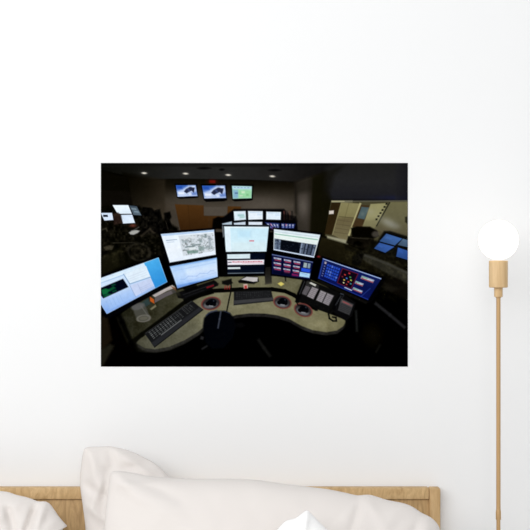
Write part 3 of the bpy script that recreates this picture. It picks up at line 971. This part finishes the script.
for k in range(3):
    line([(128 + k, 277 + k * 2), (145 + k, 270.6 + k * 2)], .5, (196, 208, 226), .7)
fill([(108, 301.5), (130, 290.4), (135, 297), (109, 310)], (168, 196, 238), .5, 2)
for k in range(5):
    line([(106 + k * 3.4, 301.4 - k * 1.6), (109.4 + k * 3.4, 308.4 - k * 1.7)], .6, (146, 178, 226), .7)
fill([(100, 288.2), (123, 278.7), (128.4, 287), (103.2, 298.4), (100, 294.2)], (6, 10, 24), 1, .9)
for pts, c in (([(101, 290), (106, 288.4), (110, 290), (107, 294), (103, 295)], (22, 120, 60)), ([(107, 290), (113.4, 286.4), (116, 288), (110, 291.4)], (16, 92, 50)),
               ([(103, 296), (108, 293.6), (112, 294), (105, 297.4)], (20, 104, 56)), ([(111, 284.8), (115, 283.4), (116, 285), (112, 286.4)], (14, 70, 44)), ([(112, 291), (116, 289.6), (117, 291), (113, 292.6)], (14, 78, 46))):
    fill(pts, c, .8, 1.4)

# ---- left pair
q, ps, pm = monitor('printed_monitor', 'upper screen of the left pair, showing a grey map', (161.0, 234.2), (213.9, 229.9), (215.6, 254.5), (169.8, 262.4), (.035, .075), (226, 234, 244))
q.grad(0, 0, 1, 1, [(0, (222, 233, 246)), (.5, (230, 237, 245)), (1, (222, 231, 243))])
q.fill(0, 0, 1, .06, (150, 182, 222), .6, .8)
q.fill(.28, .1, .985, .84, (206, 213, 220), 1, 1)
for k in range(210):
    uu, vv = .29 + .67 * R.rand(), .12 + .70 * R.rand()
    g = 84 + 110 * R.rand()
    w_, h_ = .01 + .035 * R.rand(), .012 + .04 * R.rand()
    q.fill(uu, vv, min(uu + w_, .98), min(vv + h_, .84), (g * .92, g * .99, g * 1.0), .55, .8)
for uu, vv, w_, h_, c in ((.36, .5, .2, .035, (60, 84, 84)), (.5, .46, .18, .03, (70, 92, 92)), (.38, .66, .14, .12, (96, 130, 118)), (.5, .7, .1, .1, (88, 122, 112)), (.62, .56, .12, .18, (120, 140, 138)),
                          (.78, .12, .05, .12, (110, 128, 130)), (.74, .62, .2, .05, (128, 144, 146)), (.32, .3, .1, .05, (150, 164, 170)), (.66, .3, .06, .12, (132, 148, 150)), (.86, .2, .05, .4, (150, 160, 168))):
    q.fill(uu, vv, uu + w_, vv + h_, c, .7, 1.2)
q.fill(.42, .56, .56, .66, (226, 232, 234), .8, 1.4)
q.fill(.36, .14, .6, .24, (216, 222, 226), .7, 1.6)
q.fill(.05, .2, .24, .225, (140, 160, 180), .8, .7)
q.fill(.05, .27, .18, .29, (176, 190, 206), .7, .7)
q, ps, pm = monitor('printed_monitor', 'lower screen of the left pair, pale blue', (170.0, 266.6), (216.6, 257.8), (217.6, 276.6), (177.6, 288.0), (.035, .08), (188, 212, 244))
q.grad(0, 0, 1, 1, [(0, (120, 168, 226)), (.1, (186, 212, 244)), (.45, (208, 224, 246)), (.8, (190, 212, 246)), (.93, (160, 194, 240)), (1, (84, 132, 206))])
q.fill(0, 0, .25, 1, (160, 194, 238), .4, 3)
line([q.p(.05, .2), q.p(.95, .2)], .6, (160, 190, 230), .7)
for k in range(9):
    line([q.p(.1 + .09 * k, .62 + .06 * math.sin(k * 2.1)), q.p(.19 + .09 * k, .62 + .06 * math.sin(k * 2.1 + 2.1))], .6, (150, 180, 224), .7)
line([q.p(.2, .8), q.p(.95, .74)], .5, (170, 196, 234), .7)
fill([(182, 287.6), (196, 283.6), (198, 288), (186, 292.4)], (9, 9, 9), .9, 1.4)
fill([(171, 290), (178, 289), (181, 296), (174, 296)], (46, 45, 36), .6, 2)

# ---- centre pair
q, ps, pm = monitor('printed_monitor', 'upper centre screen, pale map with red mark', (224.4, 226.6), (268.6, 227.0), (266.2, 251.5), (226.0, 251.6), (.035, .07), (204, 228, 240))
fill([(222.8, 225), (268, 225), (266, 226.2), (224, 226.2)], (60, 64, 70), .6, 1)
fill([(222, 226.4), (223.6, 226.2), (224.4, 236), (223, 238)], (120, 126, 132), .8, .8)
q.grad(0, 0, 1, 1, [(0, (198, 226, 240)), (.5, (204, 230, 242)), (1, (208, 228, 236))])
q.fill(0, .02, .13, 1, (220, 234, 242), 1, 1)
q.fill(0, 0, 1, .05, (226, 236, 242), .8, .8)
q.fill(.3, .15, .6, .4, (186, 220, 238), .7, 3)
q.fill(.16, .6, .96, .95, (214, 230, 234), .5, 3)
q.fill(.57, .52, .68, .57, (206, 92, 104), .85, .8)
q, ps, pm = monitor('printed_monitor', 'lower centre screen, dark with white and red rows', (226.7, 253.9), (265.2, 253.2), (263.8, 273.2), (227.7, 273.8), (.035, .07), (9, 14, 26))
q.fill(.01, .02, .61, .24, (210, 226, 232), 1, .8)
q.fill(.01, .31, .985, .545, (228, 224, 232), 1, .8)
for k in range(12):
    q.fill(.14 + .068 * k, .37 + .01 * (k % 2), .14 + .068 * k + .055, .42, (184, 66, 84), .8, .6)
q.fill(.02, .38, .12, .44, (92, 88, 100), .8, .7)
q.fill(.4, .45, .97, .48, (200, 130, 140), .6, .7)
q.fill(.01, .66, .35, .755, (210, 220, 224), 1, .8)
q.fill(.0, .955, 1, 1.0, (112, 124, 136), .9, .8)
q.fill(.02, .85, .98, .87, (26, 34, 48), .8, .8)
fill([(219.4, 250), (225.6, 250), (226.6, 275), (221, 276)], (9, 9, 9), .8, 1.4)

# ---- right pair
q, ps, pm = monitor('printed_monitor', 'upper screen of the right pair, black table on white', (274.1, 229.2), (320.1, 234.9), (313.8, 257.4), (273.7, 249.8), (.035, .08), (214, 226, 228))
q.grad(0, 0, 1, 1, [(0, (214, 226, 236)), (.3, (226, 236, 232)), (1, (206, 218, 234))])
q.fill(.02, .18, .98, .22, (126, 178, 156), .8, .8)
q.fill(.02, .08, .98, .105, (186, 204, 214), .8, .7)
q.fill(.02, .42, .985, .945, (30, 36, 48), 1, .9)
for u0, u1, c in ((.02, .08, (120, 138, 162)), (.08, .13, (86, 102, 128)), (.13, .18, (126, 144, 168)), (.18, .66, (9, 11, 17)), (.66, .70, (150, 166, 190)), (.70, .745, (96, 110, 132)), (.77, .81, (110, 124, 150)), (.84, .9, (70, 82, 104)), (.93, .975, (116, 130, 156))):
    q.fill(u0, .43, u1, .94, c, .85, .9)
for k in range(14):
    u0 = .19 + .45 * R.rand()
    v0 = .46 + .42 * R.rand()
    q.fill(u0, v0, u0 + .03, v0 + .02, (52, 60, 76), .6, .7)
for k in range(24):
    u0 = (.02 + .15 * R.rand()) if k % 2 else (.67 + .28 * R.rand())
    v0 = .45 + .42 * R.rand()
    q.fill(u0, v0, u0 + .03, v0 + .05, (30, 36, 50), .6, .8)
q.fill(0, .955, 1, 1, (198, 212, 234), .9, .7)
q, ps, pm = monitor('printed_monitor', 'lower screen of the right pair, navy with red buttons', (272.0, 254.0), (313.0, 261.8), (309.6, 279.2), (272.0, 273.8), (.035, .08), (15, 20, 60))
q.fill(0, 0, 1, .05, (120, 140, 190), .7, .7)
for r_ in range(3):
    for k in range(3):
        u0, v0 = .04 + .235 * k, .13 + .235 * r_
        q.fill(u0, v0, u0 + .17, v0 + .08, (192, 192, 206), .9, .7)
        q.fill(u0 + .02, v0 + .09, u0 + .17, v0 + .15, (176, 58, 86) if (r_ + k) % 3 else (152, 50, 70), .9, .8)
        q.fill(u0 + .03, v0 + .02, u0 + .08, v0 + .06, (86, 110, 160), .7, .7)
q.fill(.3, .72, .44, .86, (150, 56, 90), .8, 1)
q.fill(.5, .82, .68, .93, (140, 30, 88), .85, 1)
for k in range(3):
    q.fill(.03 + .235 * k, .345, .22 + .235 * k, .36, (6, 8, 24), .8, .7)
    q.fill(.03 + .235 * k, .58, .22 + .235 * k, .595, (6, 8, 24), .8, .7)
q.fill(.235, .08, .26, .98, (7, 9, 28), .8, .8)
q.fill(.47, .08, .49, .98, (7, 9, 28), .8, .8)
q.fill(.02, .8, .46, .98, (8, 10, 28), .7, 1.2)
q.fill(.77, .12, .86, .38, (180, 196, 190), .85, .9)
q.fill(.88, .12, .95, .38, (152, 176, 186), .85, .9)
q.fill(.73, .42, .97, .62, (36, 78, 206), 1, 1)
q.fill(.7, .66, .985, .92, (172, 208, 236), 1, .9)
q.fill(.74, .72, .9, .76, (120, 150, 200), .6, .7)

# ---- right screen
q, ps, pm = monitor('printed_monitor', 'wide tilted screen at right, navy with coloured grid', (323.0, 258.4), (381.4, 278.4), (368.0, 299.9), (318.3, 278.2), (.04, .085), (20, 31, 92))
fill([(381, 277), (385.5, 279.4), (371.4, 303.4), (366, 301.6)], (8, 8, 9), 1, 1.2, pm)
q.grad(0, 0, 1, 1, [(0, (20, 31, 90)), (.5, (14, 22, 72)), (1, (15, 23, 84))])
q.fill(0, 0, 1, .035, (164, 186, 224), .95, .7)
q.fill(.0, .035, .03, 1, (40, 66, 150), .8, .8)
q.fill(.05, .1, .09, .2, (180, 170, 176), .9, .8)
for k in range(5):
    q.fill(.055, .28 + .12 * k, .085, .34 + .12 * k, (110, 120, 170), .8, .7)
for r_ in range(5):
    for k in range(6):
        q.fill(.115 + .044 * k, .16 + .135 * r_, .15 + .044 * k, .26 + .135 * r_, (38, 76, 190) if R.rand() > .2 else (84, 120, 214), .9, .6)
q.fill(.4, .12, .68, .84, (96, 24, 38), 1, .7)
q.fill(.413, .15, .667, .81, (18, 12, 24), 1, .7)
for uu, vv, c in ((.53, .2, (196, 50, 50)), (.47, .32, (206, 60, 50)), (.57, .34, (70, 150, 80)), (.6, .45, (180, 200, 90)), (.52, .44, (70, 120, 200)), (.49, .55, (210, 180, 80)), (.57, .56, (196, 70, 60)), (.62, .6, (60, 140, 150)),
                  (.5, .68, (222, 216, 170)), (.44, .44, (120, 34, 44)), (.56, .7, (170, 50, 46))):
    q.fill(uu, vv, uu + .028, vv + .055, c, .95, .7)
for u0, v0, u1, v1 in ((.74, .14, .93, .28), (.69, .42, .82, .56), (.7, .72, .86, .86)):
    q.fill(u0, v0, u1, v1 - .02, (168, 182, 198), .9, .7)
    q.fill(u0 + .01, (v0 + v1) / 2, u1, v1 - .01, (150, 62, 74), .85, .7)
    q.fill(u0 + .03, v0 + .05, u1 - .02, v0 + .08, (206, 214, 222), .8, .6)
    q.fill(u0 + .01, v0 + .02, (u0 + u1) / 2, v0 + .06, (90, 160, 120), .7, .7)
q.fill(.56, .87, .7, .92, (190, 204, 226), .9, .8)
line([q.p(.88, .98), q.p(.94, .5)], .6, (46, 72, 160), .7)
q.fill(0, .965, 1, 1, (34, 58, 150), .8, .7)
fill([(318, 279), (368, 302), (366, 304), (317, 282)], (26, 25, 22), .6, 1.4)

glow(318.6, 256.6, 1.6, .9, (150, 34, 40), .85)
# ---- foreground chair and dark streaks
v = part('printed_office_chair', 'black foreground chair back')
fill([(202.8, 326), (204, 318), (208.4, 313), (215, 311), (224, 310.8), (230, 313), (234, 318), (236, 326), (233, 338), (224, 348), (212, 349), (205, 342)], (8, 9, 12), 1, 2.0, v)
line([(206, 315.4), (211, 311.8), (217, 310.6)], 1.1, (40, 50, 82), .7, 1)
line([(224, 311), (230, 313.4)], 1.0, (34, 42, 70), .6, 1)
line([(220.8, 311.4), (219.6, 319), (218, 328)], 1.5, (72, 78, 92), .75, 1.2)
glow(240, 325, 5, 3, (14, 14, 15), .8)
fill([(201, 336), (204, 337), (203, 340), (200, 339)], (52, 52, 54), .7, 1.2)
line([(202, 349), (207, 346)], 1.6, (48, 48, 50), .7, 1.2)
line([(258.6, 340), (264, 348), (270, 356)], 3.0, (26, 26, 25), .85, 2.2)
line([(375.6, 303.4), (390, 315), (404.6, 327.4)], 3.0, (36, 36, 38), .9, 1.8)
line([(356, 311), (357, 331)], 2.2, (34, 36, 36), .8, 2)
glow(372, 335, 10, 12, (15, 13, 9), .9, -20)
line([(380, 345), (376, 352)], 1.6, (24, 24, 22), .7, 1.8)
fill([(383, 282), (398, 277), (408, 286), (408, 300), (390, 292)], (16, 14, 11), .7, 4)
fill([(385, 283), (399, 289), (392, 292), (384, 289)], (30, 28, 23), .6, 3)
line([(358, 255), (362, 262)], 1.4, (30, 28, 24), .6, 1.6)

# soften a little, add the faint mottling of the print and a dark cut edge
k3 = np.array([-.08, 1.16, -.08])
for ax in (0, 1):
    pad = np.pad(IMG, [(1, 1) if a == ax else (0, 0) for a in range(3)], mode='edge')
    IMG = sum(k3[i] * np.take(pad, range(i, i + IMG.shape[ax]), axis=ax) for i in range(3))
mott = .6 * vnoise(NX, NY, 3.0, R) + .4 * vnoise(NX, NY, 1.3, R)
IMG = IMG * (1 + (mott[..., None] - .5) * .05) + (mott[..., None] - .5) * 1.6
IMG = IMG - 7 * np.exp(-(IMG / 26) ** 2) + 9 * np.clip((IMG - 150) / 80, 0, 1)      # deep blacks and clean whites of the print
IMG = np.clip(IMG, 0, 255)

ILLUM = 1.14                                   # light falling on the wall, so that print inks come out right
sr = IMG / 255.0
LIN = np.where(sr <= .04045, sr / 12.92, ((sr + .055) / 1.055) ** 2.4) / ILLUM
LIN = np.clip(LIN, 0, .93)

M_print = mat('matte_print', (0.5, 0.5, 0.5, 1), 0.9, 0.0)
at = N(M_print, 'ShaderNodeVertexColor', layer_name='ink')
L(M_print, at.outputs['Color'], M_print.node_tree.nodes['Principled BSDF'].inputs['Base Color'])
M_vinyl = mat('dark_vinyl', (0.02, 0.02, 0.02, 1), 0.8, 0.05)

DP = 0.0012                                   # print face in front of the wall
c0 = P((X0 + X1) / 2, (Y0 + Y1) / 2, DP)
decal = empty('wall_decal', (c0.x, 0, c0.z))
tag(decal, 'wide dark wall decal above the bed, picturing a dim control room full of screens', 'wall decal')
pa, pb = P(X0, Y0, DP), P(X1, Y1, DP)
VX = np.linspace(pa.x, pb.x, NX) - c0.x
VZ = np.linspace(pa.z, pb.z, NY) - c0.z
obj('vinyl_sheet', box(bmesh.new(), pa.x - c0.x, pb.x - c0.x, -DP + .0002, -.0001, pb.z - c0.z, pa.z - c0.z), M_vinyl, decal)

FL = LAB[:-1, :-1].copy()


def keep_largest(pid):
    """slivers of a printed item cut off by what overlaps it go back to the plain picture"""
    cells = set(zip(*[a.tolist() for a in np.nonzero(FL == pid)]))
    best, groups = None, []
    while cells:
        st = [cells.pop()]
        g = list(st)
        while st:
            j, i = st.pop()
            for c in ((j + 1, i), (j - 1, i), (j, i + 1), (j, i - 1)):
                if c in cells:
                    cells.remove(c)
                    st.append(c)
                    g.append(c)
        groups.append(g)
    groups.sort(key=len)
    for g in groups[:-1]:
        for j, i in g:
            FL[j, i] = 0


for _i, _p in enumerate(PARTS):
    if _i and _p[0] not in ('printed_screen', 'printed_mouse_mat', 'printed_back_wall', 'printed_side_wall', 'printed_interior_window'):
        keep_largest(_i)
made = {}


def build_print(pid):
    jj, ii = np.nonzero(FL == pid)
    name, label, parent = PARTS[pid]
    par = decal if parent is None else made.get(parent, decal)
    if len(jj) == 0:
        return
    quad = np.stack([jj * NX + ii, (jj + 1) * NX + ii, (jj + 1) * NX + ii + 1, jj * NX + ii + 1], 1)
    used, inv = np.unique(quad, return_inverse=True)
    inv = inv.reshape(-1).astype(np.int32)
    uj, ui = used // NX, used % NX
    co = np.stack([VX[ui], np.full(len(used), -DP), VZ[uj]], 1).astype(np.float32)
    me = bpy.data.meshes.new(name)
    me.vertices.add(len(used))
    me.vertices.foreach_set('co', co.ravel())
    nf = len(jj)
    me.loops.add(nf * 4)
    me.loops.foreach_set('vertex_index', inv)
    me.polygons.add(nf)
    me.polygons.foreach_set('loop_start', np.arange(0, nf * 4, 4, dtype=np.int32))
    me.update(calc_edges=True)
    ca = me.color_attributes.new('ink', 'FLOAT_COLOR', 'POINT')
    cc = np.concatenate([LIN[uj, ui], np.ones((len(used), 1))], 1).astype(np.float32)
    ca.data.foreach_set('color', cc.ravel())
    o = obj(name, me, M_print, par)
    if label:
        o['label'] = label
    made[pid] = o


for pid in range(len(PARTS)):
    build_print(pid)

# ------------------------------------------------------------------ light
w = bpy.data.worlds.new('world')
scn.world = w
w.use_nodes = True
bg = w.node_tree.nodes['Background']
bg.inputs['Color'].default_value = (0.965, 0.985, 1.0, 1)
bg.inputs['Strength'].default_value = 0.53


def area(name, loc, target, size, power, col=(1, 1, 1)):
    d = bpy.data.lights.new(name, 'AREA')
    d.shape = 'RECTANGLE'
    d.size, d.size_y = size
    d.energy = power
    d.color = col
    o = bpy.data.objects.new(name, d)
    o.location = loc
    o.rotation_euler = (Vector(target) - Vector(loc)).to_track_quat('-Z', 'Y').to_euler()
    COL.objects.link(o)
    return o


area('added_softbox', (-1.45, -3.8, 2.95), (-0.2, 0, 1.6), (4.6, 2.6), 118)  # added softbox, front upper left, brightens the wall; no window exists here

vs = scn.view_settings
vs.view_transform = 'Standard'
vs.look = 'None'
vs.gamma = 1.0
vs.exposure = 0.145
vs.use_curve_mapping = False
